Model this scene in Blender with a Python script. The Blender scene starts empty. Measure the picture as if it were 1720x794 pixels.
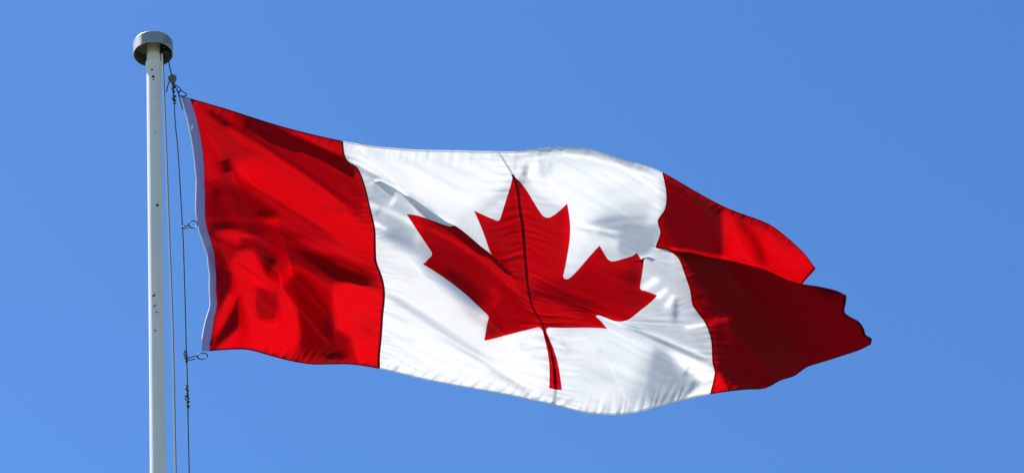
import bpy, math
import numpy as np

C = bpy.context.scene.collection
SC = bpy.context.scene
R = math.radians

# ------------------------------------------------------------------ camera
PITCH, ROLL, LENS = R(37.5), R(-4.26), 152.0
cam_h = np.array([0.0, 0.0, 1.6])
F = np.array([0, math.cos(PITCH), math.sin(PITCH)])
U0 = np.array([0, -math.sin(PITCH), math.cos(PITCH)])
R0 = np.array([1.0, 0, 0])
RX = R0 * math.cos(ROLL) + U0 * math.sin(ROLL)
UY = -R0 * math.sin(ROLL) + U0 * math.cos(ROLL)
KPX = (36.0 / LENS) / 1720.0          # tangent per photo pixel
cd = bpy.data.cameras.new("camera"); co = bpy.data.objects.new("camera", cd); C.objects.link(co)
from mathutils import Matrix, Vector
co.matrix_world = Matrix(((RX[0], UY[0], -F[0], 0), (RX[1], UY[1], -F[1], 0), (RX[2], UY[2], -F[2], 1.6), (0, 0, 0, 1)))
cd.lens = LENS; cd.sensor_width = 36; cd.sensor_fit = 'HORIZONTAL'; cd.clip_end = 20000
SC.camera = co

# ------------------------------------------------------------------ sky, sun, exposure
SUN_EL, SUN_AZ = R(61), R(63)         # azimuth is to the left of +Y
sdir = np.array([-math.sin(SUN_AZ) * math.cos(SUN_EL), math.cos(SUN_AZ) * math.cos(SUN_EL), math.sin(SUN_EL)])
w = bpy.data.worlds.new("World"); SC.world = w; w.use_nodes = True
nt = w.node_tree; nt.nodes.clear()
sky = nt.nodes.new('ShaderNodeTexSky'); sky.sky_type = 'NISHITA'; sky.sun_disc = False
sky.sun_elevation = SUN_EL; sky.sun_rotation = -SUN_AZ
sky.air_density = 1.0; sky.dust_density = 0.3; sky.ozone_density = 1.5
bg = nt.nodes.new('ShaderNodeBackground'); bg.inputs[1].default_value = 0.05
hs = nt.nodes.new('ShaderNodeHueSaturation'); hs.inputs['Saturation'].default_value = 1.13
gam = nt.nodes.new('ShaderNodeGamma'); gam.inputs[1].default_value = 1.36   # a deep, clear-air sky
ow = nt.nodes.new('ShaderNodeOutputWorld')
nt.links.new(sky.outputs[0], gam.inputs[0]); nt.links.new(gam.outputs[0], hs.inputs['Color']); nt.links.new(hs.outputs[0], bg.inputs[0]); nt.links.new(bg.outputs[0], ow.inputs[0])
sl = bpy.data.lights.new("sun", 'SUN'); sl.energy = 5.0; sl.angle = R(0.5); sl.color = (1.0, 0.955, 0.89)
so = bpy.data.objects.new("sun", sl); C.objects.link(so)
so.rotation_euler = Vector(sdir).to_track_quat('Z', 'Y').to_euler()
so.location = (0, 0, 60)
SC.view_settings.view_transform = 'Standard'; SC.view_settings.look = 'None'
SC.view_settings.exposure = 1.05; SC.view_settings.gamma = 1.0; SC.view_settings.use_curve_mapping = False
SC.cycles.max_bounces = 10; SC.cycles.diffuse_bounces = 6; SC.cycles.transparent_max_bounces = 8

def world_pt(px, py, d):
    """numpy: photo position and forward distance -> world point"""
    px = np.asarray(px, float); py = np.asarray(py, float); d = np.asarray(d, float)
    return (cam_h + (((px - 860) * KPX)[..., None] * RX - ((py - 396.4) * KPX)[..., None] * UY + F) * d[..., None])

# ------------------------------------------------------------------ materials
def new_mat(name):
    m = bpy.data.materials.new(name); m.use_nodes = True; m.node_tree.nodes.clear()
    return m, m.node_tree
def fabric(name, refl, trans, mix=0.5, gloss=0.04, rough=0.35):
    m, t = new_mat(name)
    N = t.nodes.new
    o = N('ShaderNodeOutputMaterial')
    d = N('ShaderNodeBsdfDiffuse'); tr = N('ShaderNodeBsdfTranslucent'); g = N('ShaderNodeBsdfGlossy')
    g.inputs['Roughness'].default_value = rough
    # weave: a very slight, real variation of the cloth colour, plus fine crumple
    tc = N('ShaderNodeTexCoord')
    n1 = N('ShaderNodeTexNoise'); n1.inputs['Scale'].default_value = 3.0; n1.inputs['Detail'].default_value = 8
    t.links.new(tc.outputs['Object'], n1.inputs['Vector'])
    for sh, c in ((d, refl), (tr, trans)):
        mx = N('ShaderNodeMix'); mx.data_type = 'RGBA'
        mx.inputs[6].default_value = (*[x * 0.93 for x in c], 1); mx.inputs[7].default_value = (*c, 1)
        t.links.new(n1.outputs['Fac'], mx.inputs[0]); t.links.new(mx.outputs[2], sh.inputs['Color'])
    n2 = N('ShaderNodeTexNoise'); n2.inputs['Scale'].default_value = 22.0; n2.inputs['Detail'].default_value = 5
    t.links.new(tc.outputs['Object'], n2.inputs['Vector'])
    b = N('ShaderNodeBump'); b.inputs['Strength'].default_value = 0.12; b.inputs['Distance'].default_value = 0.01
    t.links.new(n2.outputs['Fac'], b.inputs['Height'])
    for sh in (d, tr, g): t.links.new(b.outputs[0], sh.inputs['Normal'])
    m1 = N('ShaderNodeMixShader'); m1.inputs[0].default_value = mix
    t.links.new(d.outputs[0], m1.inputs[1]); t.links.new(tr.outputs[0], m1.inputs[2])
    m2 = N('ShaderNodeMixShader'); m2.inputs[0].default_value = gloss
    t.links.new(m1.outputs[0], m2.inputs[1]); t.links.new(g.outputs[0], m2.inputs[2])
    t.links.new(m2.outputs[0], o.inputs[0])
    return m
def principled(name, col, rough=0.5, metal=0.0, noise=0.0, nscale=20, bump=0.0):
    m, t = new_mat(name); N = t.nodes.new
    o = N('ShaderNodeOutputMaterial'); p = N('ShaderNodeBsdfPrincipled')
    p.inputs['Roughness'].default_value = rough; p.inputs['Metallic'].default_value = metal
    tc = N('ShaderNodeTexCoord'); n = N('ShaderNodeTexNoise'); n.inputs['Scale'].default_value = nscale; n.inputs['Detail'].default_value = 6
    t.links.new(tc.outputs['Object'], n.inputs['Vector'])
    mx = N('ShaderNodeMix'); mx.data_type = 'RGBA'
    mx.inputs[6].default_value = (*[x * (1 - noise) for x in col], 1); mx.inputs[7].default_value = (*[min(1, x * (1 + noise)) for x in col], 1)
    t.links.new(n.outputs['Fac'], mx.inputs[0]); t.links.new(mx.outputs[2], p.inputs['Base Color'])
    if bump:
        b = N('ShaderNodeBump'); b.inputs['Strength'].default_value = bump; b.inputs['Distance'].default_value = 0.005
        t.links.new(n.outputs['Fac'], b.inputs['Height']); t.links.new(b.outputs[0], p.inputs['Normal'])
    t.links.new(p.outputs[0], o.inputs[0])
    return m
M_RED = fabric('red nylon', (0.075, 0.001, 0.002), (0.475, 0.0008, 0.003), mix=0.6, gloss=0.006)
M_WHITE = fabric('white nylon', (0.70, 0.715, 0.78), (0.71, 0.70, 0.70), mix=0.5, gloss=0.02)
M_HEAD = fabric('sky-tinted header canvas', (0.42, 0.36, 0.72), (0.30, 0.25, 0.38), mix=0.15, gloss=0.02)  # white canvas; violet of sky light and red bounce put into its colour
M_STITCH_RED = fabric('red double stitched hem', (0.09, 0.001, 0.004), (0.16, 0.001, 0.003), mix=0.5, gloss=0.01)
M_STITCH_WHITE = fabric('white double stitched hem', (0.80, 0.80, 0.84), (0.80, 0.79, 0.78), mix=0.5)
M_POLE = None
M_METAL_DARK = principled('weathered steel wire', (0.05, 0.055, 0.07), 0.4, 0.7, 0.3, 60)
M_ROPE_D = principled('dark weathered halyard and shade strip', (0.035, 0.04, 0.06), 0.8, 0, 0.4, 90, 0.5)
M_ROPE_L = principled('light halyard', (0.90, 0.90, 0.87), 0.35, 0, 0.12, 90, 0.5)
M_BALL = principled('grey weathered ball', (0.11, 0.105, 0.085), 0.7, 0, 0.3, 40, 0.4)
M_CAP = principled('brushed aluminium cap', (0.36, 0.36, 0.345), 0.5, 0.5, 0.25, 9, 0.08)
M_CAPIN = principled('dark cap interior', (0.10, 0.09, 0.075), 0.8, 0.0, 0.5, 14, 0.4)  # one dark mottled colour for the cap lining, joint line and rivets

# ------------------------------------------------------------------ object helpers
def link_mesh(name, verts, faces, mat, parent=None, smooth=True):
    me = bpy.data.meshes.new(name)
    me.from_pydata([tuple(v) for v in verts], [], [tuple(f) for f in faces]); me.update()
    if smooth: me.polygons.foreach_set('use_smooth', [True] * len(me.polygons))
    me.materials.append(mat)
    o = bpy.data.objects.new(name, me); C.objects.link(o)
    if parent is not None:
        o.parent = parent; o.matrix_parent_inverse = parent.matrix_world.inverted()
    return o
def empty(name, loc, label, cat, group=None):
    o = bpy.data.objects.new(name, None); C.objects.link(o); o.location = loc
    o.empty_display_size = 0.1
    o['label'] = label; o['category'] = cat
    if group: o['group'] = group
    bpy.context.view_layer.update()
    return o
class MB:
    def __init__(s): s.v = []; s.f = []
    def tube(s, pts, r, n=10, closed=False, caps=True, rs=None):
        pts = [np.array(p, float) for p in pts]; L = len(pts); base = len(s.v)
        up = None
        for i, p in enumerate(pts):
            if closed: t = pts[(i + 1) % L] - pts[i - 1]
            else: t = pts[min(i + 1, L - 1)] - pts[max(i - 1, 0)]
            t = t / (np.linalg.norm(t) + 1e-12)
            if up is None:
                up = np.cross(t, [0.3, 0.2, 0.93]);
                if np.linalg.norm(up) < 1e-3: up = np.cross(t, [1, 0, 0])
            up = up - t * (up @ t); up /= np.linalg.norm(up); b = np.cross(t, up)
            rr = rs[i] if rs is not None else r
            for k in range(n):
                a = 2 * math.pi * k / n
                s.v.append(p + (up * math.cos(a) + b * math.sin(a)) * rr)
        for i in range(L if closed else L - 1):
            j = (i + 1) % L
            for k in range(n):
                k2 = (k + 1) % n
                s.f.append((base + i * n + k, base + i * n + k2, base + j * n + k2, base + j * n + k))
        if caps and not closed:
            s.f.append(tuple(base + k for k in range(n))[::-1]); s.f.append(tuple(base + (L - 1) * n + k for k in range(n)))
        return s
    def lathe(s, prof, c, axis=(0, 0, 1), n=64, crisp=False):
        if crisp:                                        # every band its own vertices: edges stay sharp
            for i in range(len(prof) - 1): s.lathe(prof[i:i + 2], c, axis, n)
            return s
        axis = np.array(axis, float); axis /= np.linalg.norm(axis)
        a = np.cross(axis, [0.0, 1.0, 0.0]) if abs(axis[1]) < 0.9 else np.cross(axis, [1.0, 0, 0]); a /= np.linalg.norm(a); b = np.cross(axis, a)
        base = len(s.v)
        for (r, z) in prof:
            for k in range(n):
                t = 2 * math.pi * k / n
                s.v.append(np.array(c) + axis * z + (a * math.cos(t) + b * math.sin(t)) * r)
        for i in range(len(prof) - 1):
            for k in range(n):
                k2 = (k + 1) % n
                s.f.append((base + i * n + k, base + i * n + k2, base + (i + 1) * n + k2, base + (i + 1) * n + k))
        return s
    def build(s, name, mat, parent=None, smooth=True): return link_mesh(name, s.v, s.f, mat, parent, smooth)
def smooth_path(pts, n=12):
    pts = [np.array(p, float) for p in pts]; P = [2 * pts[0] - pts[1]] + pts + [2 * pts[-1] - pts[-2]]; out = []
    for i in range(1, len(P) - 2):
        for k in range(n):
            t = k / n; a, b, c, d = P[i - 1:i + 3]
            out.append(0.5 * (2 * b + (c - a) * t + (2 * a - 5 * b + 4 * c - d) * t * t + (3 * b - a - 3 * c + d) * t ** 3))
    out.append(pts[-1]); return out

# ------------------------------------------------------------------ the ground (below the frame; it bounces light up on the cloth)
POLE_TOP = world_pt(258, 110, 24.6)
gm = principled('mown grass', (0.075, 0.08, 0.045), 0.9, 0, 0.35, 0.6)
g = MB(); g.lathe([(0.001, 0), (40, 0), (400, 0), (9000, 0)], (0, 0, 0), n=96)
go = g.build('ground', gm, smooth=False); go['kind'] = 'structure'
cm = principled('pale concrete', (0.42, 0.41, 0.38), 0.85, 0, 0.15, 2.0)
pv = MB(); pv.lathe([(0.001, 0.104), (4.8, 0.104), (5.0, 0.09), (5.0, 0.004)], (POLE_TOP[0], POLE_TOP[1], 0), n=72)
po = pv.build('paved_circle', cm, smooth=False); po['kind'] = 'structure'

# ------------------------------------------------------------------ the flag: shape
# fabric coordinates U 0..2 along the fly, V 0..1 down the hoist (units of the hoist)
CTL = [  # U, V, photo x, photo y, depth offset in m
 # header, outer edge
 (-.035,0,305,160,0),(-.035,.09,315,197,0),(-.035,.225,326,255,0),(-.035,.34,331,304,0),(-.035,.49,331.5,368,0),(-.035,.63,349,429,0),(-.035,.71,353,462,0),(-.035,.82,354,511,0),(-.035,1,339,588,0),
 (0,0,318.5,164.5,0),(0,.125,333,215,0),(0,.335,342.6,304,0),(0,.485,344,368,0),(0,.51,346,380,0),(0,.67,360.6,445,0),(0,.77,362,488,0),(0,.88,359,534,0),(0,1,351,588.5,0),
 # top and bottom edges of the hoist panel
 (.12,0,382,183,0),(.22,0,431,199,0),(.32,0,483,214.5,0),(.41,0,529,226,0),
 (.10,1,411,586,0),(.18,1,447,594.5,0),(.25,1,483,604,0),(.35,1,529,611,0),(.45,1,595,611.5,0),
 (.25,.5,487,402,0),(.25,.25,470,305,0),(.25,.75,500,505,0),(.125,.5,417,390,0),(.375,.5,560,417,0),
 # seam 1
 (.5,0,574.5,236,0),(.5,.08,580.7,267,.01),(.5,.105,588,274,.015),(.5,.125,597,279,0),(.5,.22,616,327,0),(.5,.35,628.5,382,0),(.5,.50,631,439,0),(.5,.64,644.6,488,0),(.5,.74,642,527,0),(.5,.87,638.5,574,0),(.5,1,636,618,0),
 # top edge of the white
 (.66,0,658,248,0),(.83,0,756.5,252,0),(1,0,837,253.5,0),(1.06,0,868,253.5,0),(1.125,0,908,248.5,.02),(1.19,0,944,246.5,.03),(1.25,0,978,248,.03),(1.375,0,1046,267,.02),
 (1.125,.03,914,258,-.01),(1.25,.03,984,260.5,-.01),(1.375,.03,1049,277.5,-.01),
 # bottom edge of the white
 (.56,1,669,625,0),(.625,1,705,634,0),(.75,1,783,649,0),(.875,1,858,662.5,0),(1,1,930,678,0),(1.07,1,978,690.5,0),(1.16,1,1027,695.5,0),(1.25,1,1067,692,0),(1.34,1,1109,681,0),(1.43,1,1158,668,0),
 # centre line
 (1,.0833,861,293,0),(1,.14,869.5,318,0),(1,.25,876,367,0),(1,.38,881,423,0),(1,.5,886,475,.0),(1,.60,894,514,0),(1,.68,908,538,0),(1,.743,915,557,0),(1,.84,929,604,0),(1,.923,933,653,0),
 # leaf, left half
 (.84375,.1854,796,353,.02),(.9119,.2248,832,369,.01),(.9308,.2192,840,367,.01),
 (.87,.335,823,424,.05),(.87,.385,829,433,.045),(.833,.44,823,425,-.03),
 (.767,.236,764,375,.06),(.762,.305,771,387,.05),(.753,.373,762,378,-.05),(.738,.381,753,379,-.045),
 (.68,.18,694,328,.05),(.668,.24,698,340,.045),(.655,.30,689,331,-.04),
 (.585,.14,640,301,.02),(.58,.18,642,309,.02),(.575,.21,637,303,-.02),
 (.92,.46,856,458,.02),(.90,.49,852,455,-.015),
 (.625,.357,683,359,-.02),(.664,.4765,724,421,0),(.657,.493,724,430,0),(.6125,.5135,710,443,0),
 (.8085,.672,819,528,0),(.8127,.6875,820,536,0),(.7885,.754,813,571,0),(.9675,.7227,903,549,0),
 # leaf, right half
 (1.0325,.7227,924,549,0),(1.0885,.2248,925,364,0),(1.069,.219,911,361,0),(1.15625,.1854,953,341,0),
 (1.137,.4165,957,466,0),(1.114,.4046,946.5,461,0),(1.225,.3219,1007,411.5,0),(1.2469,.3733,1019,432,0),(1.262,.381,1029,438,0),
 (1.375,.357,1070,424,.012),(1.36,.375,1072,432,.012),(1.358,.392,1076,437,.008),(1.358,.408,1081,432,.002),(1.40,.40,1091,431,.002),(1.41,.36,1089,428,.012),(1.41,.38,1092,436,.008),
 (1.336,.4765,1075,480,-.02),(1.343,.493,1080,487,-.02),(1.3875,.5135,1104,495,-.02),
 (1.322,.566,1076,520,0),(1.279,.60,1052,537,0),(1.25,.625,1034,538.5,0),(1.194,.672,1004,529,0),(1.1875,.69,1003,533,.01),(1.2115,.754,1020,551.5,0),
 # seam 2
 (1.5,0,1114,289.5,0),(1.5,.06,1119,312,0),(1.5,.12,1121,335,0),(1.5,.17,1117,354,.01),(1.5,.22,1106,371,.02),(1.5,.275,1110.5,391,.03),(1.5,.325,1103,412,.02),(1.5,.345,1104,416,-.01),(1.5,.37,1119,418.5,-.03),(1.5,.41,1138,430,-.03),(1.5,.47,1149,453,-.03),(1.5,.55,1160.5,487,-.03),(1.5,.62,1165,512,-.02),(1.5,.70,1185,540,0),(1.5,.78,1196,571,0),(1.5,.88,1198.5,610,0),(1.5,.92,1202,623.5,0),(1.5,1,1194,661,0),
 # fly panel
 (1.57,0,1157,314,0),(1.66,0,1214,345,0),(1.76,0,1260,363,0),(1.83,0,1296,378,0),(1.89,0,1327,402,0),(1.95,0,1353,427,0),(2,0,1370,450,0),
 (2,.06,1358,464,.0),(2,.13,1346,480,.02),(2,.26,1352,503,.03),(2,.42,1388,520,-.10),(2,.56,1422,497,-.30),(2,.63,1420,512,-.30),(2,.68,1419,524,-.29),(2,.77,1441,538,-.26),(2,.84,1451,551,-.24),(2,.90,1455,562,-.22),(2,.95,1464,568,-.21),(2,1,1462,578,-.20),
 (1.6,.26,1162,424,.03),(1.59,.33,1168,440,.0),(1.58,.385,1163,424.5,-.08),
 (1.70,.235,1222,436,.05),(1.69,.34,1230,456,.02),(1.68,.43,1221,436,-.16),
 (1.82,.21,1285,451,.06),(1.81,.35,1297,474,.03),(1.79,.48,1283,451,-.25),
 (1.91,.18,1330,470,.05),(1.91,.36,1344,496,.0),(1.89,.53,1338,474,-.29),
 (1.95,.545,1380,481,-.30),(1.98,.55,1410,489,-.30),
 (1.75,.75,1290,550,-.12),(1.62,.7,1235,535,-.06),(1.88,.78,1372,560,-.20),
 (1.96,1,1446,586,-.19),(1.92,1,1420,595,-.18),(1.87,1,1379,608,-.15),(1.81,1,1353,617,-.13),(1.76,1,1333,631,-.10),(1.72,1,1312,637.5,-.08),(1.67,1,1286,651,-.06),(1.62,1,1260,653,-.04),(1.54,1,1219,657,-.01),
]
ctl = np.array(CTL, float)
def rk(r2): return 0.5 * r2 * np.log(r2 + 1e-12)
A_ = ctl[:, :2]; n_ = len(ctl)
r2 = ((A_[:, None] - A_[None]) ** 2).sum(-1)
K = rk(r2) + np.eye(n_) * 1e-5
Pm = np.hstack([np.ones((n_, 1)), A_])
S_ = np.block([[K, Pm], [Pm.T, np.zeros((3, 3))]])
W_ = np.linalg.solve(S_, np.vstack([ctl[:, 2:5], np.zeros((3, 3))]))
def warp(U, V):
    sh = U.shape; u = U.ravel(); v = V.ravel(); out = np.empty((len(u), 3))
    for i in range(0, len(u), 40000):
        a = u[i:i + 40000]; b = v[i:i + 40000]
        q = (a[:, None] - A_[None, :, 0]) ** 2 + (b[:, None] - A_[None, :, 1]) ** 2
        out[i:i + 40000] = rk(q) @ W_[:n_] + W_[n_] + a[:, None] * W_[n_ + 1] + b[:, None] * W_[n_ + 2]
    return out.reshape(sh + (3,))

# --- billow of the cloth: broad shape, then relief shaped for light and dark
MPX = KPX * 24.0                      # metres per photo pixel at the flag
def sstep(x): x = np.clip(x, 0, 1); return x * x * (3 - 2 * x)
def broad(px, py):
    X = (px - 340) * MPX; Y = -(py - 390) * MPX
    t = sstep((px - 330) / 520.0)
    b = 0.77 - 0.33 * t + 0.12 * sstep((px - 1000) / 350.0)
    return 0.26 * X + b * Y
SV = np.array([sdir @ RX, sdir @ UY, sdir @ F])        # sun in view axes
GX, GY, ST = 940, 440, 2
gx = np.arange(GX) * ST - 60.0; gy = np.arange(GY) * ST - 40.0
PX, PY = np.meshgrid(gx, gy)
Bd = broad(PX, PY)
Dx = np.gradient(Bd, axis=1) / (ST * MPX); Dy = -np.gradient(Bd, axis=0) / (ST * MPX)
base_lit = (-Dx * SV[0] - Dy * SV[1] + SV[2]) / np.sqrt(1 + Dx ** 2 + Dy ** 2)
def blur(a, s):
    fx = np.fft.fftfreq(a.shape[1]) * 2 * np.pi; fy = np.fft.fftfreq(a.shape[0]) * 2 * np.pi
    k = np.exp(-0.5 * (s / ST) ** 2 * (fx[None] ** 2 + fy[:, None] ** 2))
    return np.fft.ifft2(np.fft.fft2(a) * k).real
def poly_mask(pts, X=PX, Y=PY):
    m = np.zeros(X.shape, bool); n = len(pts)
    for i in range(n):
        x1, y1 = pts[i]; x2, y2 = pts[(i + 1) % n]
        if y1 == y2: continue
        m ^= ((y1 > Y) != (y2 > Y)) & (X < (x2 - x1) * (Y - y1) / (y2 - y1) + x1)
    return m
def line_dist(pts, X=PX, Y=PY):
    d = np.full(X.shape, 1e9); tt = np.zeros(X.shape); n = len(pts) - 1
    for i in range(n):
        x1, y1 = pts[i]; x2, y2 = pts[i + 1]; vx, vy = x2 - x1, y2 - y1; L = vx * vx + vy * vy
        t = np.clip(((X - x1) * vx + (Y - y1) * vy) / L, 0, 1)
        q = (X - x1 - t * vx) ** 2 + (Y - y1 - t * vy) ** 2
        s = q < d; d[s] = q[s]; tt[s] = (i + t[s]) / n
    return np.sqrt(d), tt
# light and shade, cast shadows too, put into the cloth's shape as sun tilt (1 = square on)
SHADE_PATCHES = [  # polygon, value, softness
 ([(300,150),(578,236),(640,480),(636,620),(340,592)], .38, 3),
 ([(322,168),(345,178),(383,219),(425,245),(400,262),(372,300),(345,330),(338,230)], .46, 5),
 ([(395,200),(440,212),(520,248),(597,283),(620,335),(604,362),(585,352),(520,303),(440,250),(405,228)], .24, 5),
 ([(391,268),(430,262),(470,285),(520,318),(586,362),(628,395),(630,440),(600,420),(560,395),(500,358),(440,322),(398,296)], .82, 6),
 ([(348,300),(372,305),(400,312),(432,330),(466,352),(464,366),(430,368),(348,368)], .08, 6),
 ([(346,372),(400,368),(450,376),(490,392),(440,398),(380,384),(350,392)], .06, 4),
 ([(470,386),(540,408),(632,462),(643,488),(560,470),(500,448),(470,425),(440,402)], .11, 6),
 ([(488,400),(560,405),(628,425),(628,447),(590,437),(530,420)], .58, 5),
 ([(363,391),(390,385),(420,396),(432,404),(409,418),(385,404)], .68, 3),
 ([(404,400),(430,398),(450,412),(465,427),(465,441),(448,463),(440,444),(424,421),(402,415)], .15, 2.5),
 ([(440,425),(464,428),(465,441),(448,463)], .02, 4),
 ([(466,442),(500,446),(540,480),(510,462),(500,495),(470,478),(450,465)], .42, 4),
 ([(400,420),(424,421),(438,444),(448,464),(480,490),(500,508),(506,545),(505,574),(485,596),(440,590),(400,585),(362,592),(388,566),(404,545),(400,490),(388,440)], .84, 3.5),
 ([(430,479),(467,491),(469,512),(463,534),(440,536),(430,526),(428,500)], .3, 2),
 ([(360,410),(376,428),(390,463),(388,482),(368,518),(363,490)], .0, 3),
 ([(398,488),(382,499),(368,524),(358,560),(356,576),(374,548),(396,508)], .7, 2.5),
 ([(400,492),(403,520),(402,548),(382,564),(354,587),(352,578),(376,548),(390,520)], .0, 2.5),
 ([(479,478),(502,455),(532,486),(554,516),(562,544),(587,566),(589,594),(579,602),(515,602),(503,583),(506,555),(498,516)], .14, 3),
 ([(538,530),(556,535),(563,560),(555,568),(545,560)], .03, 5),
 ([(540,596),(588,588),(586,600),(545,605)], .0, 3),
 ([(560,477),(587,472),(644,491),(638,615),(594,607),(590,566),(566,552),(560,516)], .84, 3),
 ([(600,530),(636,540),(634,570),(605,560)], .62, 6),
 ([(578,238),(1110,292),(1100,370),(1000,375),(960,440),(860,300),(760,370),(620,290)], .64, 8),
 ([(603,292),(640,306),(690,342),(716,395),(725,430),(690,420),(645,400),(622,350)], .18, 6),
 ([(632,400),(700,440),(820,540),(900,560),(925,675),(640,618)], .68, 10),
 ([(690,365),(760,385),(820,430),(880,500),(905,545),(815,568),(818,530),(715,440)], .21, 5),
 ([(735,452),(780,455),(812,500),(815,530),(780,500)], .12, 6),
 ([(800,360),(860,300),(875,370),(884,480),(830,430)], .29, 4),
 ([(864,300),(950,350),(945,460),(890,480),(876,370)], .39, 4),
 ([(1010,415),(1080,432),(1076,484),(1103,494),(1060,535),(1000,525),(890,480),(945,462),(960,465)], .25, 6),
 ([(895,515),(1000,532),(1018,552),(918,550)], .38, 4),
 ([(935,560),(1020,550),(1100,580),(1060,640),(1020,690),(935,676)], .56, 10),
 ([(996,384),(1060,374),(1106,378),(1112,392),(1100,414),(1086,432),(1046,430),(1036,416),(1040,402),(1008,394)], .1, 3),
 ([(1082,434),(1104,418),(1124,420),(1148,455),(1160,490),(1185,542),(1198,605),(1100,560),(1050,540),(1106,495),(1078,486)], .3, 5),
 ([(1118,586),(1196,613),(1203,625),(1195,660),(1150,667),(1182,640),(1158,628)], .85, 3),
 ([(1092,580),(1110,590),(1140,630),(1150,660),(1090,684),(1030,686),(1062,655),(1078,615)], .28, 11),
 ([(1100,580),(1118,588),(1156,630),(1180,642),(1150,668),(1095,684),(1086,650),(1092,610)], .12, 4),
 ([(1116,290),(1214,346),(1222,430),(1150,425),(1104,414),(1112,392),(1106,372),(1120,340)], .05, 5),
 ([(1214,352),(1296,378),(1330,404),(1370,450),(1348,478),(1280,452),(1218,434)], .75, 4),
 ([(1140,425),(1260,444),(1345,476),(1420,495),(1463,570),(1330,632),(1225,655),(1202,622),(1196,570),(1165,510)], -.02, 6),
 ([(1202,622),(1222,648),(1210,659),(1196,661)], .8, 2),
]
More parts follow.
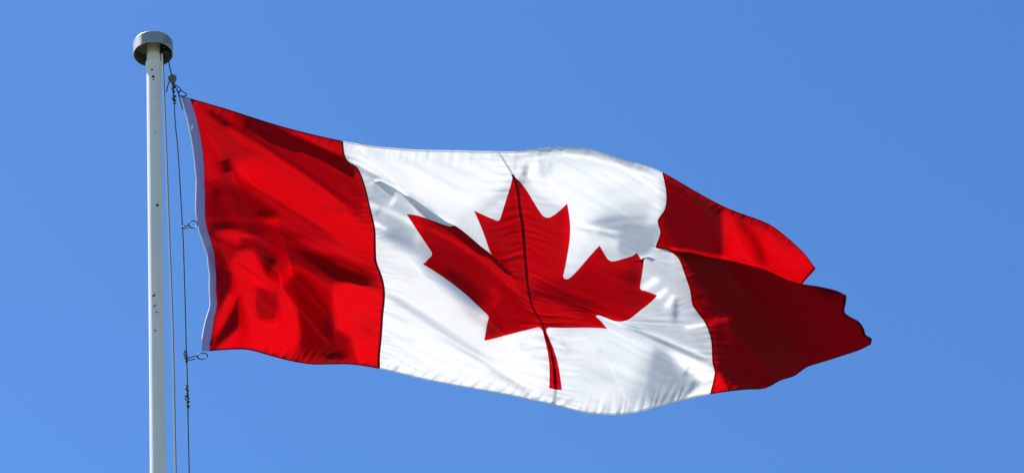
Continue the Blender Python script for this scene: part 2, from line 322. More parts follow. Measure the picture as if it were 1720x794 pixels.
SHADE_STROKES = [  # polyline, half width, how much lighter (+) or darker (-) the relief must shade
 ([(400,193),(440,210),(500,236),(560,262),(604,286)], 6, -.6),
 ([(480,220),(575,258)], 5, .22),
 ([(383,216),(422,242),(520,304),(590,356)], 3.5, .36),
 ([(392,214),(440,240),(530,300),(590,345)], 3.5, -.12),
 ([(350,183),(384,214)], 3.5, -.5),
 ([(408,212),(432,219)], 5, -.18),
 ([(376,266),(384,290)], 8, -.55),
 ([(362,318),(368,330)], 6, -.15),
 ([(430,357),(464,360)], 4, -.2),
 ([(446,371),(466,371)], 3, .3),
 ([(392,292),(440,322),(500,358),(560,398)], 3.5, -.2),
 ([(350,388),(372,408)], 4, -.2),
 ([(500,420),(560,448),(632,478)], 4, -.14),
 ([(396,438),(430,460),(470,492)], 1.8, -.25),
 ([(400,434),(434,456),(474,488)], 2, .2),
 ([(560,440),(600,455)], 5, .15),
 ([(540,345),(578,358)], 3, -.2),
 ([(608,255),(694,298)], 3, -.14), ([(663,256),(774,320)], 4, -.12), ([(620,250),(700,282)], 2.5, -.1), ([(786,262),(823,280)], 3, -.12), ([(720,262),(800,300)], 5, -.08),
 ([(640,262),(740,312),(800,350)], 5, .1),
 ([(725,556),(798,599),(878,648)], 3, -.3), ([(722,552),(790,590),(872,641)], 3, .2), ([(817,617),(890,660)], 3, -.25),
 ([(639,378),(712,433),(817,513)], 11, -.2), ([(640,430),(700,470)], 5, -.12), ([(644,560),(700,572)], 3, -.12), ([(650,530),(690,540)], 3, -.12),
 ([(1002,365),(1060,350),(1101,343)], 12, -.26), ([(1000,330),(1080,310)], 10, -.1), ([(966,378),(996,387)], 3, -.3),
 ([(906,267),(915,298)], 4, -.25), ([(925,270),(922,292)], 4, -.18), ([(878,286),(890,310)], 4, -.3), ([(866,262),(864,290)], 3, -.2),
 ([(868,255),(940,250),(1004,257),(1050,273),(1110,293)], 4, -.3), ([(925,258),(988,264),(1043,280),(1095,298)], 2.5, .22),
 ([(1345,545),(1370,525),(1420,505)], 9, -.05), ([(1250,600),(1330,580),(1400,590)], 8, .06), ([(1220,500),(1300,520)], 10, .06), ([(1300,490),(1400,530),(1450,565)], 6, .07), ([(1210,600),(1225,560),(1215,530)], 7, .07),
 ([(940,570),(960,590)], 2.5, -.25), ([(1000,585),(1030,610)], 6, -.12), ([(960,620),(1050,640)], 9, -.1),
 ([(870,575),(905,600)], 6, -.15), ([(655,345),(665,330)], 2.5, .4), ([(622,330),(640,345),(632,360)], 3, -.2), ([(680,365),(705,385),(700,410)], 4, .18),
 ([(1148,630),(1196,622)], 3, -.25), ([(1160,612),(1150,628)], 2.5, -.35), ([(1180,645),(1199,638)], 2.5, -.35), ([(1165,640),(1160,662)], 2.5, -.3),
 ([(600,281),(660,312),(700,340),(740,362)], 3.5, -.5),
 ([(610,340),(650,352),(705,380)], 4, .3),
 ([(625,372),(650,385)], 3, .4),
 ([(640,488),(700,525),(760,565),(830,610)], 5, -.35),
 ([(700,440),(760,490),(815,545)], 8, -.25),
 ([(700,374),(760,402),(820,442),(884,504)], 3, .28),
 ([(706,366),(780,398)], 4, -.15),
 ([(826,480),(836,500),(822,520)], 4, .2),
 ([(805,372),(850,335)], 9, .18),
 ([(875,487),(950,506),(1003,531)], 7, -.28),
 ([(886,470),(960,496),(1010,512)], 3, -.15),
 ([(1058,450),(1066,480)], 10, -.16),
 ([(985,440),(1060,446)], 8, .12),
 ([(962,376),(1000,383),(1042,391)], 3, .4),
 ([(985,376),(1040,368),(1095,366)], 6, -.35),
 ([(868,300),(880,310)], 5, -.5),
 ([(885,275),(880,296)], 4, -.4),
 ([(900,272),(888,300)], 4, .3),
 ([(1080,483),(1106,467)], 4, .5),
 ([(1102,500),(1121,484)], 3.5, .5),
 ([(1118,516),(1134,494)], 4, .5),
 ([(1134,494),(1134,540)], 4, -.3),
 ([(1150,550),(1186,543)], 2.5, .5),
 ([(1040,541),(1130,580),(1196,611)], 3.5, -.5),
 ([(1020,534),(1110,566),(1196,603)], 3, .25),
 ([(1236,370),(1268,402),(1284,448)], 7, -.42),
 ([(1214,349),(1296,383),(1340,418)], 7, -.4),
 ([(1188,548),(1204,537),(1224,533)], 4, .35),
 ([(1130,430),(1180,500),(1200,560)], 6, .08),
 ([(1290,520),(1360,560)], 10, .06),
 ([(1275,470),(1400,520)], 7, -.06),
]
lit = np.full(PX.shape, .48)
for pts, val, soft in SHADE_PATCHES:
    a = blur(poly_mask(pts).astype(float), soft); lit = lit * (1 - a) + val * a
for pts, wd, dl in SHADE_STROKES:
    d, t = line_dist(pts); taper = np.clip(np.minimum(t, 1 - t) * 5 + .25, 0, 1)
    lit += dl * np.exp(-0.5 * (d / wd) ** 2) * taper
OUT = [(ctl_x, ctl_y) for ctl_x, ctl_y in [(305,160),(382,183),(529,226),(658,248),(837,253),(940,246),(1046,267),(1114,289),(1260,363),(1370,450),(1348,478),(1422,497),(1464,572),(1333,631),(1194,661),(1030,695),(930,678),(783,649),(636,618),(529,611),(411,586),(339,588),(354,490),(331,368),(326,255)]]
inside = blur(poly_mask(OUT).astype(float), 6)
gdl = (lit - base_lit) * inside
kx = np.fft.fftfreq(GX, ST * MPX) * 2 * np.pi; ky = -np.fft.fftfreq(GY, ST * MPX) * 2 * np.pi
KX, KY = np.meshgrid(kx, ky); K2 = KX ** 2 + KY ** 2
def bil(G, px, py):
    x = np.clip((px - gx[0]) / ST, 0, GX - 1.001); y = np.clip((py - gy[0]) / ST, 0, GY - 1.001)
    i = x.astype(int); j = y.astype(int); a = x - i; b = y - j
    return (G[j, i] * (1 - a) + G[j, i + 1] * a) * (1 - b) + (G[j + 1, i] * (1 - a) + G[j + 1, i + 1] * a) * b

# --- fine pucker of the nylon
NU, NV = 960, 480
rng = np.random.default_rng(7)
def field(seed, lu, lv_, ang=0.0, p=2.0):
    """smooth random field on the cloth; lu, lv_ feature lengths (hoist units) along and across angle"""
    r = np.random.default_rng(seed).standard_normal((NV + 1, NU + 1))
    fu = np.fft.fftfreq(NU + 1, 2.0 / NU); fv = np.fft.fftfreq(NV + 1, 1.0 / NV)
    FU, FV = np.meshgrid(fu, fv); ca, sa = math.cos(ang), math.sin(ang)
    a = (FU * ca + FV * sa) * lu; b = (-FU * sa + FV * ca) * lv_
    f = np.fft.ifft2(np.fft.fft2(r) / (1 + (a * a + b * b) ** p)).real
    return f / f.std()
Ug, Vg = np.meshgrid(np.linspace(0, 2, NU + 1), np.linspace(0, 1, NV + 1))
def pucker(U, V, s1, s2, s3, s4):
    cs = np.exp(-((U - 1) / .10) ** 2)                           # gathers on the centre seam
    hb = np.exp(-((1 - V) / .045) ** 2) + .6 * np.exp(-(V / .04) ** 2)  # gathers on the hems
    ss = np.exp(-((U - .5) / .05) ** 2) + np.exp(-((U - 1.5) / .05) ** 2)
    return 0.0014 * s1 + 0.0006 * s2 + 0.0015 * cs * s3 + 0.0026 * hb * s4 + 0.0010 * ss * s3 - 0.0006 * np.minimum(np.abs(P5), 1.5)
P1 = field(1, .9, .09, 0.55, 2.0); P2 = field(2, .25, .035, 0.5, 2.0)
P5 = field(5, .20, .05, 0.5, 2.2)
P3 = field(3, .16, .022, 0.12, 2.2); P4 = field(4, .022, .12, 0.35, 2.2)

Wp = warp(Ug, Vg)
ROUNDS = 150
pxg, pyg, off = Wp[..., 0], Wp[..., 1], Wp[..., 2]
# shape from shading: solve the cloth's depth so sunlight gives the brightness drawn
# in SHADE_PATCHES and SHADE_STROKES, while it stays smooth and the hoist stays by the halyard
D0 = 23.93 + broad(pxg, pyg) + off
cx = np.clip(((pxg - gx[0]) / ST).round().astype(int), 0, GX - 1); cy = np.clip(((pyg - gy[0]) / ST).round().astype(int), 0, GY - 1)
cell = (cy * GX + cx).ravel(); wgt = blur(poly_mask(OUT).astype(float), 3)
zb = np.full(GX * GY, 1e9); np.minimum.at(zb, cell, D0.ravel()); have = (zb < 1e8).reshape(GY, GX)
zf = np.where(have, zb.reshape(GY, GX), 0); jump = np.zeros((GY, GX), bool)
for ax_ in (0, 1):
    a1 = np.roll(zf, -1, ax_); j1 = (np.abs(zf - a1) > .022) & have & np.roll(have, -1, ax_); jump |= j1 | np.roll(j1, 1, ax_)
calm = np.clip(1 - 3.0 * blur(jump.astype(float), 3), 0, 1)
od = np.argsort(-D0.ravel()); OFR = np.zeros(GX * GY); OFR[cell[od]] = off.ravel()[od]; OFR = OFR.reshape(GY, GX)
OFR = np.where(blur(jump.astype(float), 4) > .02, OFR, blur(OFR, 3))
h_ = ST * MPX
def gxx(a): return (np.roll(a, -1, 1) - np.roll(a, 1, 1)) / (2 * h_)
def gyy(a): return -(np.roll(a, -1, 0) - np.roll(a, 1, 0)) / (2 * h_)
bp, bq = np.gradient(Bd, axis=1) / h_ + gxx(OFR), -np.gradient(Bd, axis=0) / h_ + gyy(OFR)
bad = (np.abs(bp) + np.abs(bq) > 4) | ~have
ww = np.where(bad, 0, wgt * calm)
HW = np.exp(-np.clip((PX - 345) / 45.0, 0, None) ** 2)
LAM, MU, MH = 6e-7, .06, 8.0
Dd = np.zeros((GY, GX)); vel = Dd * 0
PRE = 1 / (.30 * K2 + LAM * K2 ** 2 + 3.0)
for it in range(ROUNDS):
    p_, q_ = bp + gxx(Dd), bq + gyy(Dd); nn_ = 1 / np.sqrt(1 + p_ ** 2 + q_ ** 2)
    S = (-p_ * SV[0] - q_ * SV[1] + SV[2]) * nn_
    e_ = ww * (S - lit); Sp = -SV[0] * nn_ - S * p_ * nn_ ** 2; Sq = -SV[1] * nn_ - S * q_ * nn_ ** 2
    if it in (0, ROUNDS - 1): print('settle', it, 'rms', float(np.sqrt((e_ ** 2).sum() / ww.sum())), 'range', float(Dd.min()), float(Dd.max()))
    grad = -gxx(e_ * Sp) - gyy(e_ * Sq) + MU * Dd + MH * HW * Dd
    gh = np.fft.fft2(grad) + LAM * K2 ** 2 * np.fft.fft2(Dd)
    vel = .85 * vel - .35 * np.fft.ifft2(gh * PRE).real
    Dd = Dd + vel
av = np.where(have, S, 0)
Dg = D0 + bil(Dd, pxg, pyg) + pucker(Ug, Vg, P1, P2, P3, P4)
POS = world_pt(pxg, pyg, Dg)
# normals of the whole cloth, shared by all panels
du = np.gradient(POS, axis=1); dv = np.gradient(POS, axis=0)
NRM = np.cross(du, dv); NRM /= np.linalg.norm(NRM, axis=-1, keepdims=True) + 1e-12
flip = np.sign((NRM * (cam_h - POS)).sum(-1).mean()); NRM *= flip
def surf(U, V, G=POS):
    U = np.asarray(U, float); V = np.asarray(V, float)
    x = np.clip(U / 2 * NU, 0, NU - 1e-6); y = np.clip(V * NV, 0, NV - 1e-6)
    i = x.astype(int); j = y.astype(int); a = (x - i)[..., None]; b = (y - j)[..., None]
    return (G[j, i] * (1 - a) + G[j, i + 1] * a) * (1 - b) + (G[j + 1, i] * (1 - a) + G[j + 1, i + 1] * a) * b

# --- the maple leaf outline (flag law drawing, 9600 x 4800)
def leaf_outline():
    pts = []; cur = np.array([4890.0, 4430.0]); pts.append(tuple(cur))
    def ln(dx, dy):
        nonlocal cur; cur = cur + (dx, dy); pts.append(tuple(cur))
    def arc(r, dx, dy, sweep):
        nonlocal cur; e = cur + (dx, dy); ch = math.hypot(dx, dy); h = math.sqrt(max(r * r - ch * ch / 4, 0))
        mid = (cur + e) / 2; nx, ny = -dy / ch, dx / ch; s = 1 if sweep else -1
        c = mid + np.array([nx, ny]) * h * s
        a0 = math.atan2(*(cur - c)[::-1]); a1 = math.atan2(*(e - c)[::-1])
        if sweep and a1 < a0: a1 += 2 * math.pi
        if not sweep and a1 > a0: a1 -= 2 * math.pi
        for k in range(1, 9):
            a = a0 + (a1 - a0) * k / 8; pts.append((c[0] + r * math.cos(a), c[1] + r * math.sin(a)))
        cur = e
    ln(-45, -863); arc(95, 111, -98, 1); ln(859, 151); ln(-116, -320); arc(65, 20, -73, 1); ln(941, -762); ln(-212, -99)
    arc(65, -34, -79, 1); ln(186, -572); ln(-542, 115); arc(65, -73, -38, 1); ln(-105, -247); ln(-423, 454); arc(65, -111, -57, 1)
    ln(204, -1052); ln(-327, 189); arc(65, -91, -27, 1); ln(-332, -652)
    half = np.array(pts); mir = half[::-1].copy(); mir[:, 0] = 9600 - mir[:, 0]
    return np.vstack([half, mir[1:]]) / 4800.0
LEAF = leaf_outline()
def leaf_sd(U, V):
    pts = [tuple(p) for p in LEAF]
    ins = poly_mask(pts, U, V); d, _ = line_dist(pts + [pts[0]], U, V)
    return np.where(ins, d, -d)

flag = empty('flag', tuple(surf(0.0, 1.0)), 'red and white maple leaf flag streaming in the wind beside the pole, free end folded', 'flag')
inv = flag.matrix_world.inverted()
def cloth_part(name, V, N, Fc, mat, label=None):
    me = bpy.data.meshes.new(name)
    me.vertices.add(len(V)); me.vertices.foreach_set('co', (V - np.array(flag.location)).ravel())
    Ls = np.array([len(f) for f in Fc]) if not isinstance(Fc, np.ndarray) else np.full(len(Fc), Fc.shape[1])
    flat = np.concatenate([np.asarray(f) for f in Fc]) if not isinstance(Fc, np.ndarray) else Fc.ravel()
    me.loops.add(len(flat)); me.loops.foreach_set('vertex_index', flat.astype(np.int32))
    me.polygons.add(len(Ls)); st = np.concatenate([[0], np.cumsum(Ls)[:-1]])
    me.polygons.foreach_set('loop_start', st.astype(np.int32)); me.polygons.foreach_set('loop_total', Ls.astype(np.int32))
    me.update(calc_edges=True); me.validate()
    me.polygons.foreach_set('use_smooth', [True] * len(me.polygons))
    me.normals_split_custom_set_from_vertices(N.tolist())
    me.materials.append(mat)
    o = bpy.data.objects.new(name, me); C.objects.link(o); o.parent = flag
    if label: o['label'] = label
    return o
def idx(i, j): return j * (NU + 1) + i
def compact(V, N, Fq, Ft):
    """keep the used vertices; Fq quads, Ft triangles"""
    used = np.unique(np.concatenate([Fq.ravel(), Ft.ravel()])).astype(int)
    mp = np.full(len(V), -1); mp[used] = np.arange(len(used))
    Fl = [] if len(Fq) == 0 else list(mp[Fq]); Fl += [] if len(Ft) == 0 else list(mp[Ft])
    return V[used], N[used], Fl
VV = POS.reshape(-1, 3); NN = NRM.reshape(-1, 3)
ii, jj = np.meshgrid(np.arange(NU), np.arange(NV)); ii = ii.ravel(); jj = jj.ravel()
Q = np.stack([idx(ii, jj), idx(ii, jj + 1), idx(ii + 1, jj + 1), idx(ii + 1, jj)], 1)
E3 = np.zeros((0, 3), int)
iA, iB = int(NU * .25), int(NU * .75)
for sel, lab in ((ii < iA, 'sunlit red panel at the hoist with rippled shadows'), (ii >= iB, 'dark shaded red panel at the fly, folded over')):
    v, n, f = compact(VV, NN, Q[sel], E3); cloth_part('red_panel', v, n, f, M_RED, lab)
sd = np.full((NV + 1, NU + 1), -1.0)
c0, c1 = int(NU * .29), int(NU * .71); sd[:, c0:c1] = leaf_sd(Ug[:, c0:c1], Vg[:, c0:c1]); sd[np.abs(sd) < 1e-6] = 1e-6
sdf = sd.ravel(); mid = (ii >= iA) & (ii < iB); Qm = Q[mid]; sg = sdf[Qm] > 0
allin = sg.all(1); allout = ~sg.any(1); mixq = Qm[~allin & ~allout]
tri = np.vstack([mixq[:, [0, 1, 2]], mixq[:, [0, 2, 3]]])
newv = []; newn = []; cache = {}; tin = []; tout = []
def cut(a, b):
    k = (a, b) if a < b else (b, a)
    if k not in cache:
        a, b = k; t = sdf[a] / (sdf[a] - sdf[b]); cache[k] = len(VV) + len(newv)
        newv.append(VV[a] * (1 - t) + VV[b] * t); m = NN[a] * (1 - t) + NN[b] * t; newn.append(m / np.linalg.norm(m))
    return cache[k]
for T in tri:
    s = [sdf[x] > 0 for x in T]; T = [int(x) for x in T]
    if all(s): tin.append(T); continue
    if not any(s): tout.append(T); continue
    lone = s.index(True) if sum(s) == 1 else s.index(False)
    a, b, c = T[lone], T[(lone + 1) % 3], T[(lone + 2) % 3]; ab, ac = cut(a, b), cut(a, c)
    one = [[a, ab, ac]]; two = [[ab, b, c], [ab, c, ac]]
    if s[lone]: tin += one; tout += two
    else: tout += one; tin += two
V2 = np.vstack([VV, np.array(newv)]); N2 = np.vstack([NN, np.array(newn)])
v, n, f = compact(V2, N2, Qm[allin], np.array(tin)); cloth_part('maple_leaf', v, n, f, M_RED)
v, n, f = compact(V2, N2, Qm[allout], np.array(tout)); cloth_part('white_panel', v, n, f, M_WHITE)

# --- seams and hems: doubled strips of cloth lying on the sheet
def strip(name, path, width, mat, off_=0.0022, n=None, side=0.0):
    """path: list of (U,V); width in hoist units; side shifts the strip to one side"""
    P = np.array(path, float); seg = np.r_[0, np.cumsum(np.hypot(*np.diff(P, axis=0).T))]
    n = n or max(8, int(seg[-1] * 480)); s = np.linspace(0, seg[-1], n)
    u = np.interp(s, seg, P[:, 0]); v_ = np.interp(s, seg, P[:, 1])
    t = np.stack([np.gradient(u), np.gradient(v_)], 1); t /= np.linalg.norm(t, axis=1, keepdims=True); nn = np.stack([-t[:, 1], t[:, 0]], 1)
    cols = []; nc = []
    for k, c in enumerate((-1, -.5, 0, .5, 1)):
        uu = np.clip(u + nn[:, 0] * (c + side) * width / 2, 0, 2); vv_ = np.clip(v_ + nn[:, 1] * (c + side) * width / 2, 0, 1)
        N_ = surf(uu, vv_, NRM); h = off_ * (1.0 if abs(c) < .9 else .35)
        cols.append(surf(uu, vv_) + N_ * h); nc.append(N_)
    Vt = np.stack(cols, 1).reshape(-1, 3); Nt = np.stack(nc, 1).reshape(-1, 3)
    i, k = np.meshgrid(np.arange(n - 1), np.arange(4)); i = i.ravel(); k = k.ravel()
    Fq = np.stack([i * 5 + k, (i + 1) * 5 + k, (i + 1) * 5 + k + 1, i * 5 + k + 1], 1)
    e1 = Vt[Fq[0, 1]] - Vt[Fq[0, 0]]; e2 = Vt[Fq[0, 3]] - Vt[Fq[0, 0]]
    if np.cross(e1, e2) @ Nt[Fq[0, 0]] < 0: Fq = Fq[:, ::-1]
    return cloth_part(name, Vt, Nt, Fq, mat)
strip('seam', [(.5, 0.0), (.5, 1.0)], .0062, M_STITCH_RED)
strip('seam', [(1.5, 0.0), (1.5, 1.0)], .0062, M_RED)
strip('centre_seam', [(1, 0.0), (1, .083)], .0085, M_STITCH_WHITE)
strip('centre_seam', [(1, .083), (1, .923)], .0095, M_STITCH_RED)
strip('centre_seam', [(1, .923), (1, 1.0)], .0085, M_STITCH_WHITE)
for a, b, m in ((0, .5, M_STITCH_RED), (.5, 1.5, M_STITCH_WHITE), (1.5, 2, M_RED)):
    strip('hem', [(a, 0.0), (b, 0.0)], .0062, m, side=1.0)
    strip('hem', [(a, 1.0), (b, 1.0)], .0062, m, side=-1.0)
strip('hem', [(2, 0.0), (2, 1.0)], .009, M_RED, side=1.0)

# --- hoist band (canvas sleeve) with its rolled outer edge
nv = 240; vv = np.linspace(0, 1, nv)
cols = []
for k, uu in enumerate(np.linspace(-.0355, .002, 9)):
    wv = warp(np.full(nv, uu), vv); x, y, o = wv[:, 0], wv[:, 1], wv[:, 2]
    d = 23.93 + broad(x, y) + o + bil(Dd, x, y) - 0.004
    cols.append((x, y, d))
X = np.array([c[0] for c in cols]); Yp = np.array([c[1] for c in cols]); Dp = np.array([c[2] for c in cols])
bul = np.sin(np.linspace(0, math.pi, 9))[:, None] * 0.006
front = world_pt(X, Yp, Dp - bul); back = world_pt(X, Yp, Dp + bul * .4 + .006)
vs = np.vstack([front.reshape(-1, 3), back.reshape(-1, 3)]); fs = []
nf = 9 * nv
for a in range(8):
    for b in range(nv - 1):
        q = (a * nv + b, (a + 1) * nv + b, (a + 1) * nv + b + 1, a * nv + b + 1)
        fs.append(q); fs.append(tuple(nf + t for t in q[::-1]))
for b in range(nv - 1):
    for a in (0, 8):
        q = (a * nv + b, a * nv + b + 1, nf + a * nv + b + 1, nf + a * nv + b); fs.append(q if a == 0 else q[::-1])
for a in range(8):
    for b in (0, nv - 1):
        q = (a * nv + b, nf + a * nv + b, nf + (a + 1) * nv + b, (a + 1) * nv + b); fs.append(q if b == 0 else q[::-1])
band = link_mesh('hoist_band', vs, fs, M_HEAD, flag)
em = principled('white sleeve edge and thread', (0.85, 0.85, 0.84), 0.5)
e = MB(); e.tube([world_pt(X[0, b] - 0.6, Yp[0, b], Dp[0, b] + .004) for b in range(0, nv - 8, 3)], 0.0042, 8)
e.build('sunlit_edge', em, band)  # rolled edge as a whiter tube, added to show its sunlit line
# a small thread tuft caught on the band
tp = world_pt(323, 214, Dp[4, 30] - .02); tf = MB()
for dx, dy in ((-3, -2), (3, 1), (1, -5), (-2, 4)):
    tf.tube([tp, world_pt(323 + dx, 214 + dy, Dp[4, 30] - .03)], .0014, 6)
tf.build('loose_thread', em, band)

# ------------------------------------------------------------------ the flagpole
ax, ay = POLE_TOP[0], POLE_TOP[1]
rp = 12.0 * KPX * 24.6                                   # radius at the top
def z_at(py, d=24.6):
    lo, hi = 0.0, 30.0
    for _ in range(60):
        m = (lo + hi) / 2; q = np.array([ax, ay, m]) - cam_h; yy = 396.4 - (q @ UY) / (q @ F) / KPX
        if yy > py: lo = m
        else: hi = m
    return m
zc = z_at(106)                                           # collar ring just under the cap
pole = empty('flagpole', (ax, ay, 0.0), 'tall white painted metal flagpole with rust spots and a round drum cap', 'flagpole')
# painted pole with chips
M_POLE, t = new_mat('white pole paint with rust chips'); N = t.nodes.new
o_ = N('ShaderNodeOutputMaterial'); p_ = N('ShaderNodeBsdfPrincipled'); p_.inputs['Roughness'].default_value = .38
geo = N('ShaderNodeNewGeometry'); nz = N('ShaderNodeTexNoise'); nz.inputs['Scale'].default_value = 45; nz.inputs['Detail'].default_value = 5
t.links.new(geo.outputs['Position'], nz.inputs['Vector'])
spots = [(-1, 124, 5.5), (0, 136, 6), (0.5, 141, 4), (-6, 117, 3), (5, 351, 6.5), (2, 348, 3.5), (-3, 502, 6), (-2, 513, 7.5), (0, 520, 7), (2.5, 531, 6), (4, 553, 4.5), (7, 553, 3), (-1, 561, 6), (3, 228, 2.4), (3, 680, 2.6), (-1, 170, 2.2)]
acc = None
for dx, py, rr in spots:
    th = dx / 12.0; z = z_at(py)
    # on the near face of the cylinder
    c = (ax + rp * th, ay - rp * math.sqrt(1 - th * th), z + rp * 0.0)
    dn = N('ShaderNodeVectorMath'); dn.operation = 'DISTANCE'; dn.inputs[1].default_value = c
    t.links.new(geo.outputs['Position'], dn.inputs[0])
    dv_ = N('ShaderNodeMath'); dv_.operation = 'DIVIDE'; dv_.inputs[1].default_value = rr * MPX * .62
    t.links.new(dn.outputs['Value'], dv_.inputs[0])
    if acc is None: acc = dv_
    else:
        mn = N('ShaderNodeMath'); mn.operation = 'MINIMUM'; t.links.new(acc.outputs[0], mn.inputs[0]); t.links.new(dv_.outputs[0], mn.inputs[1]); acc = mn
ad = N('ShaderNodeMath'); ad.operation = 'MULTIPLY_ADD'; ad.inputs[1].default_value = 3.4; t.links.new(nz.outputs['Fac'], ad.inputs[0]); t.links.new(acc.outputs[0], ad.inputs[2])
rmp = N('ShaderNodeValToRGB'); cr = rmp.color_ramp
cr.elements[0].position = .0; cr.elements[0].color = (.02, .015, .012, 1)
cr.elements[1].position = .5; cr.elements[1].color = (.88, .845, .785, 1)
for ps, cl in ((.40, (.03, .02, .015, 1)), (.43, (.30, .20, .14, 1)), (.455, (.76, .74, .70, 1))):
    q = cr.elements.new(ps); q.color = cl
sc_ = N('ShaderNodeMath'); sc_.operation = 'MULTIPLY'; sc_.inputs[1].default_value = .205; t.links.new(ad.outputs[0], sc_.inputs[0])
t.links.new(sc_.outputs[0], rmp.inputs[0])
n3 = N('ShaderNodeTexNoise'); n3.inputs['Scale'].default_value = 3; n3.inputs['Detail'].default_value = 7
mpn = N('ShaderNodeMapping'); mpn.inputs['Scale'].default_value = (6, 6, .6); t.links.new(geo.outputs['Position'], mpn.inputs[0]); t.links.new(mpn.outputs[0], n3.inputs['Vector'])
mm = N('ShaderNodeMix'); mm.data_type = 'RGBA'; mm.blend_type = 'MULTIPLY'; mm.inputs[0].default_value = .22
t.links.new(rmp.outputs[0], mm.inputs[6]); t.links.new(n3.outputs['Fac'], mm.inputs[7]); t.links.new(mm.outputs[2], p_.inputs['Base Color']); t.links.new(p_.outputs[0], o_.inputs[0])
b = MB(); b.lathe([(rp * 1.55, .1), (rp * 1.5, 6), (rp * 1.03, zc - 2), (rp, zc - .02)], (ax, ay, 0), n=72)
b.build('pole', M_POLE, pole)
b = MB(); b.lathe([(rp * 1.0, zc - .03), (rp * 1.1, zc - .024), (rp * 1.13, zc - .012), (rp * 1.13, zc), (rp * 1.08, zc + .008), (rp * .9, zc + .009)], (ax, ay, 0), n=72, crisp=True)
b.build('collar', M_POLE, pole)
# the cap: ellipse centre at the lower rim around photo y=91
CX_OFF = -1.3 * MPX
zr = z_at(91.5)
rc = 33.2 * KPX * 24.7; hc = 0.086
b = MB(); b.lathe([(rp * .94, zc + .004), (rp * .94, zr + hc * .8)], (ax, ay, 0), n=64)
b.build('neck', M_POLE, pole)
capc = (ax - .5 * MPX, ay, zr)
b = MB()
b.lathe([(rc - .004, 0.001), (rc - .0015, 0), (rc, .002), (rc, hc - .006), (rc - .002, hc - .002), (rc - .006, hc), (.001, hc + .004)], capc, n=96, crisp=True)
cap = b.build('cap', M_CAP, pole)
b = MB(); b.lathe([(rc - .004, 0.0012), (rc - .0045, hc - .006), (.001, hc - .005)], capc, n=96, crisp=True)
b.build('cap_lining', M_CAPIN, cap)
# joint line and rivets on the cap's side (right of centre, facing the viewer)
def cap_pt(px_, zz, pr=.001):
    s = (px_ - 256.5) / 33.2; return np.array([capc[0] + (rc + pr) * s, capc[1] - (rc + pr) * math.sqrt(max(0, 1 - s * s)), capc[2] + zz])
b = MB(); b.tube([cap_pt(278.8, .004), cap_pt(278.8, hc - .008)], .0022, 6); b.build('joint', M_CAPIN, cap)
for zz, pxx in ((.030, 283), (.048, 283), (.066, 282.6), (.038, 286.3), (.058, 286)):
    b = MB(); c = cap_pt(pxx, zz); nrm = c - np.array([capc[0], capc[1], c[2]])
    b.lathe([(.001, .0035), (.0035, .003), (.0045, 0), (.0045, -.003)], c, axis=nrm, n=12); b.build('rivet', M_CAPIN, cap)
# pulley wheel hanging under the cap on the halyard side
wc = np.array([ax + 20.5 * MPX, ay - .004, zr + .030])
b = MB(); b.lathe([(.004, -.011), (.036, -.011), (.038, -.008), (.030, 0), (.038, .008), (.036, .011), (.004, .011)], wc, axis=(.25, 1, 0), n=40)
pul = b.build('pulley', M_METAL_DARK, pole)
b = MB(); b.tube([wc + [-.004, -.03, 0], wc + [.004, .03, 0]], .006, 12); b.build('axle', M_METAL_DARK, pul)
b = MB()
for s in (-1, 1):
    q = wc + np.array([.25, 1, 0]) * .017 * s
    b.tube([q + [0, 0, -.01], q + [0, 0, hc - .04]], .006, 8)
b.build('bracket', M_METAL_DARK, pul)
b = MB(); b.lathe([(rp * 3.0, .105), (rp * 3.0, .13), (rp * 2.0, .16), (rp * 1.56, .22)], (ax, ay, 0), n=48); b.build('base_flange', M_POLE, pole)

# ------------------------------------------------------------------ halyards
DR = 24.55
def ropept(px_, py_, ref=0.0):
    """a point of a rope hanging in the upright plane through the pole's axis, square to the view"""
    q = (px_ - 860) * KPX * RX - (py_ - 396.4) * KPX * UY + F
    return cam_h + q * ((ay + ref - cam_h[1]) / q[1])
def ext(a, b, L):
    v_ = (b - a) / np.linalg.norm(b - a); return b + v_ * L
A = [ropept(x, y) for x, y in ((271.5, 84), (273, 118), (275, 170), (278, 250), (281, 335), (284, 420), (287.8, 520), (290.5, 620), (292.3, 710), (294, 794))]
down = np.array([ax + .19, ay, 1.3])
def twist(pts, r, ph=0.0):
    """two-strand lay around a path"""
    b_ = MB()
    return b_
rope = empty('halyard_rope', tuple(A[-1]), 'pale sunlit halyard line running down closest to the pole', 'rope', 'halyard lines beside the pole')
b = MB(); b.tube(smooth_path(A + [A[-1] * .5 + down * .5, down], 10), .0058, 10); b.build('line', M_ROPE_L, rope)
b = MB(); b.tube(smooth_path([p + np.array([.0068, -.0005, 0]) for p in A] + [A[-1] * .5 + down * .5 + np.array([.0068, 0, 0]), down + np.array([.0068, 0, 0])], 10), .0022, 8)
b.build('shade_strip', M_ROPE_D, rope)  # thin dark strip added as the shaded side of the pale line

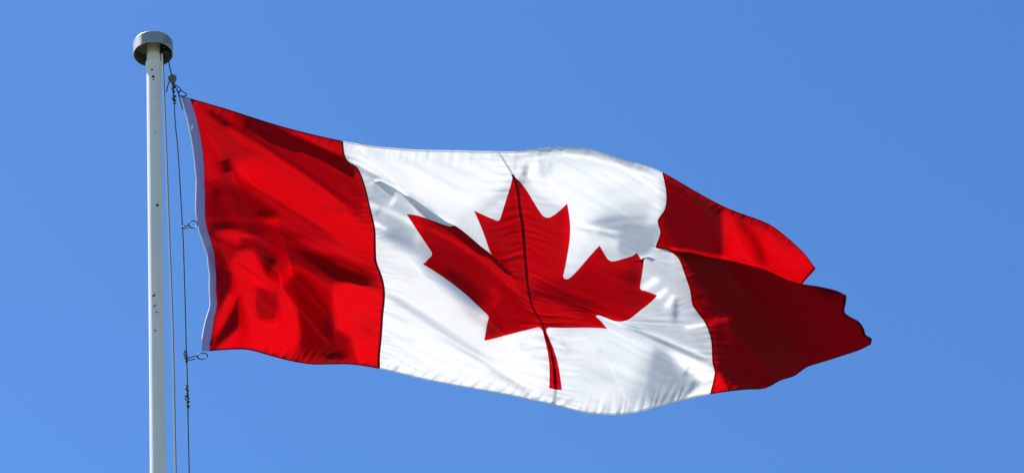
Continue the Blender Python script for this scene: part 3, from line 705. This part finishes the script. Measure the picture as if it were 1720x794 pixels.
Bp = [(282, 84), (284, 106), (287.5, 122), (289.8, 133), (291, 150), (292.5, 176), (294.5, 210), (299, 255), (305.3, 361), (306.6, 383), (308.2, 420), (311, 510), (313, 592), (314.2, 620), (315.2, 665), (316, 700), (317.8, 794)]
B = [ropept(x, y, .012) for x, y in Bp]
rope2 = empty('halyard_rope', tuple(B[-1]), 'dark knotted halyard line that the flag is clipped to', 'rope', 'halyard lines beside the pole')
down2 = np.array([ax + .24, ay + .01, 1.3])
b = MB(); b.tube(smooth_path(B + [B[-1] * .5 + down2 * .5, down2], 8), .0036, 8); b.build('line', M_ROPE_D, rope2)
def knot(cx, cy, w, h, turns, name='knot', seed=0, r=.0042):
    rg = np.random.default_rng(seed); pts = []
    n = int(turns * 12)
    for k in range(n + 1):
        a = 2 * math.pi * k / 12; f = k / n
        pts.append(ropept(cx + math.cos(a) * w * (.75 + .35 * rg.random()) + .6 * math.sin(f * 9), cy + (f - .5) * h + 1.2 * math.sin(a * .5 + seed), .012 + math.sin(a) * w * MPX))
    q = MB(); q.tube(smooth_path(pts, 3), r, 8); return q.build(name, M_ROPE_D, rope2)
knot(291.2, 150, 1.8, 12, 3, seed=1); knot(292.5, 166, 2.6, 13, 4, seed=2)
knot(313.6, 650, 2.0, 10, 3, seed=3); knot(314.6, 661, 1.7, 9, 2.5, seed=4); knot(315.6, 676, 1.9, 15, 4, seed=5); knot(312.6, 601, 2.4, 9, 3, seed=6)
b = MB(); b.tube(smooth_path([ropept(314, 672, .0), ropept(311.5, 668, -.005), ropept(310.6, 662.5, .0)], 5), .0035, 8); b.build('rope_tail', M_ROPE_D, rope2)
b = MB(); b.tube(smooth_path([ropept(312.5, 600, 0), ropept(309, 594, -.004), ropept(309.5, 588.5, 0), ropept(311.5, 589, .004), ropept(312, 595, .004)], 5), .0034, 8); b.build('rope_tail', M_ROPE_D, rope2)
b = MB(); b.tube(smooth_path([ropept(284.5, 137, 0), ropept(281.8, 144, -.004), ropept(279.4, 154.5, 0)], 5), .0032, 8); b.build('rope_tail', M_ROPE_D, rope2)
b = MB(); b.tube(smooth_path([ropept(294, 144, 0), ropept(299.5, 156, -.004), ropept(302, 166, 0), ropept(306.7, 182.6, 0)], 5), .0034, 8); b.build('rope_tail', M_ROPE_D, rope2)

# ball stop on the halyard
bc = ropept(289.6, 131.5, .012); rb = 7.4 * MPX
ball = empty('stopper_ball', tuple(bc), 'round grey stopper ball threaded on the halyard below the pole cap', 'ball')
prof = [(rb * math.sin(a), -rb * math.cos(a)) for a in np.linspace(.02, math.pi - .02, 24)]
b = MB(); b.lathe(prof, bc, axis=(-.12, -.35, 1), n=40); b.build('ball', M_BALL, ball)
b = MB(); b.lathe([(rb * .25, -rb * 1.75), (rb * .38, -rb * 1.7), (rb * .5, -rb * 1.2), (rb * .62, -rb * .7)], bc, axis=(-.12, -.2, 1), n=24); b.build('sleeve', M_BALL, ball)

# clips that join flag and halyard
def clip(name, label, loops, r=.0030):
    c = empty(name, tuple(ropept(*loops[0][1][0])), label, 'clip', 'wire clips joining the flag to the halyard')
    for nm, pts, closed in loops:
        P = [ropept(x, y, .006 + z) for x, y, z in [(p + (0,))[:3] for p in pts]]
        q = MB(); sm = smooth_path(P + [P[0]], 6)[:-1] if closed else smooth_path(P, 6); q.tube(sm, r, 8, closed=closed); q.build(nm, M_METAL_DARK, c)
    return c
def ell(cx, cy, a, b_, rot=0, n=14):
    return [(cx + a * math.cos(t) * math.cos(rot) - b_ * math.sin(t) * math.sin(rot), cy + a * math.cos(t) * math.sin(rot) + b_ * math.sin(t) * math.cos(rot), .012 * math.sin(t)) for t in np.linspace(0, 2 * math.pi, n, endpoint=False)]
clip('snap_clip', 'open wire ring clip at the middle of the flag\'s hoist edge', [('link', ell(312, 380.7, 6.8, 1.9, -.2), True), ('ring', ell(324.3, 376.2, 7.6, 6.0, -.15), True)])
clip('snap_clip', 'wire clip below the bottom corner of the flag\'s hoist edge', [('link', ell(323.5, 600.3, 9.5, 2.3, -.22), True), ('ring', ell(340, 597, 8.8, 5.0, -.12), True)])
clip('snap_clip', 'wire clip at the top corner of the flag, just under the stopper ball', [('link', [(292.5, 143), (296.5, 143.8), (301.5, 147.8), (304, 151.5), (300.5, 153.8), (296.5, 149)], True), ('ring', [(303, 151), (308.5, 154.5), (314, 158.8), (309, 161), (302, 160.6), (300.5, 156.5)], True)])
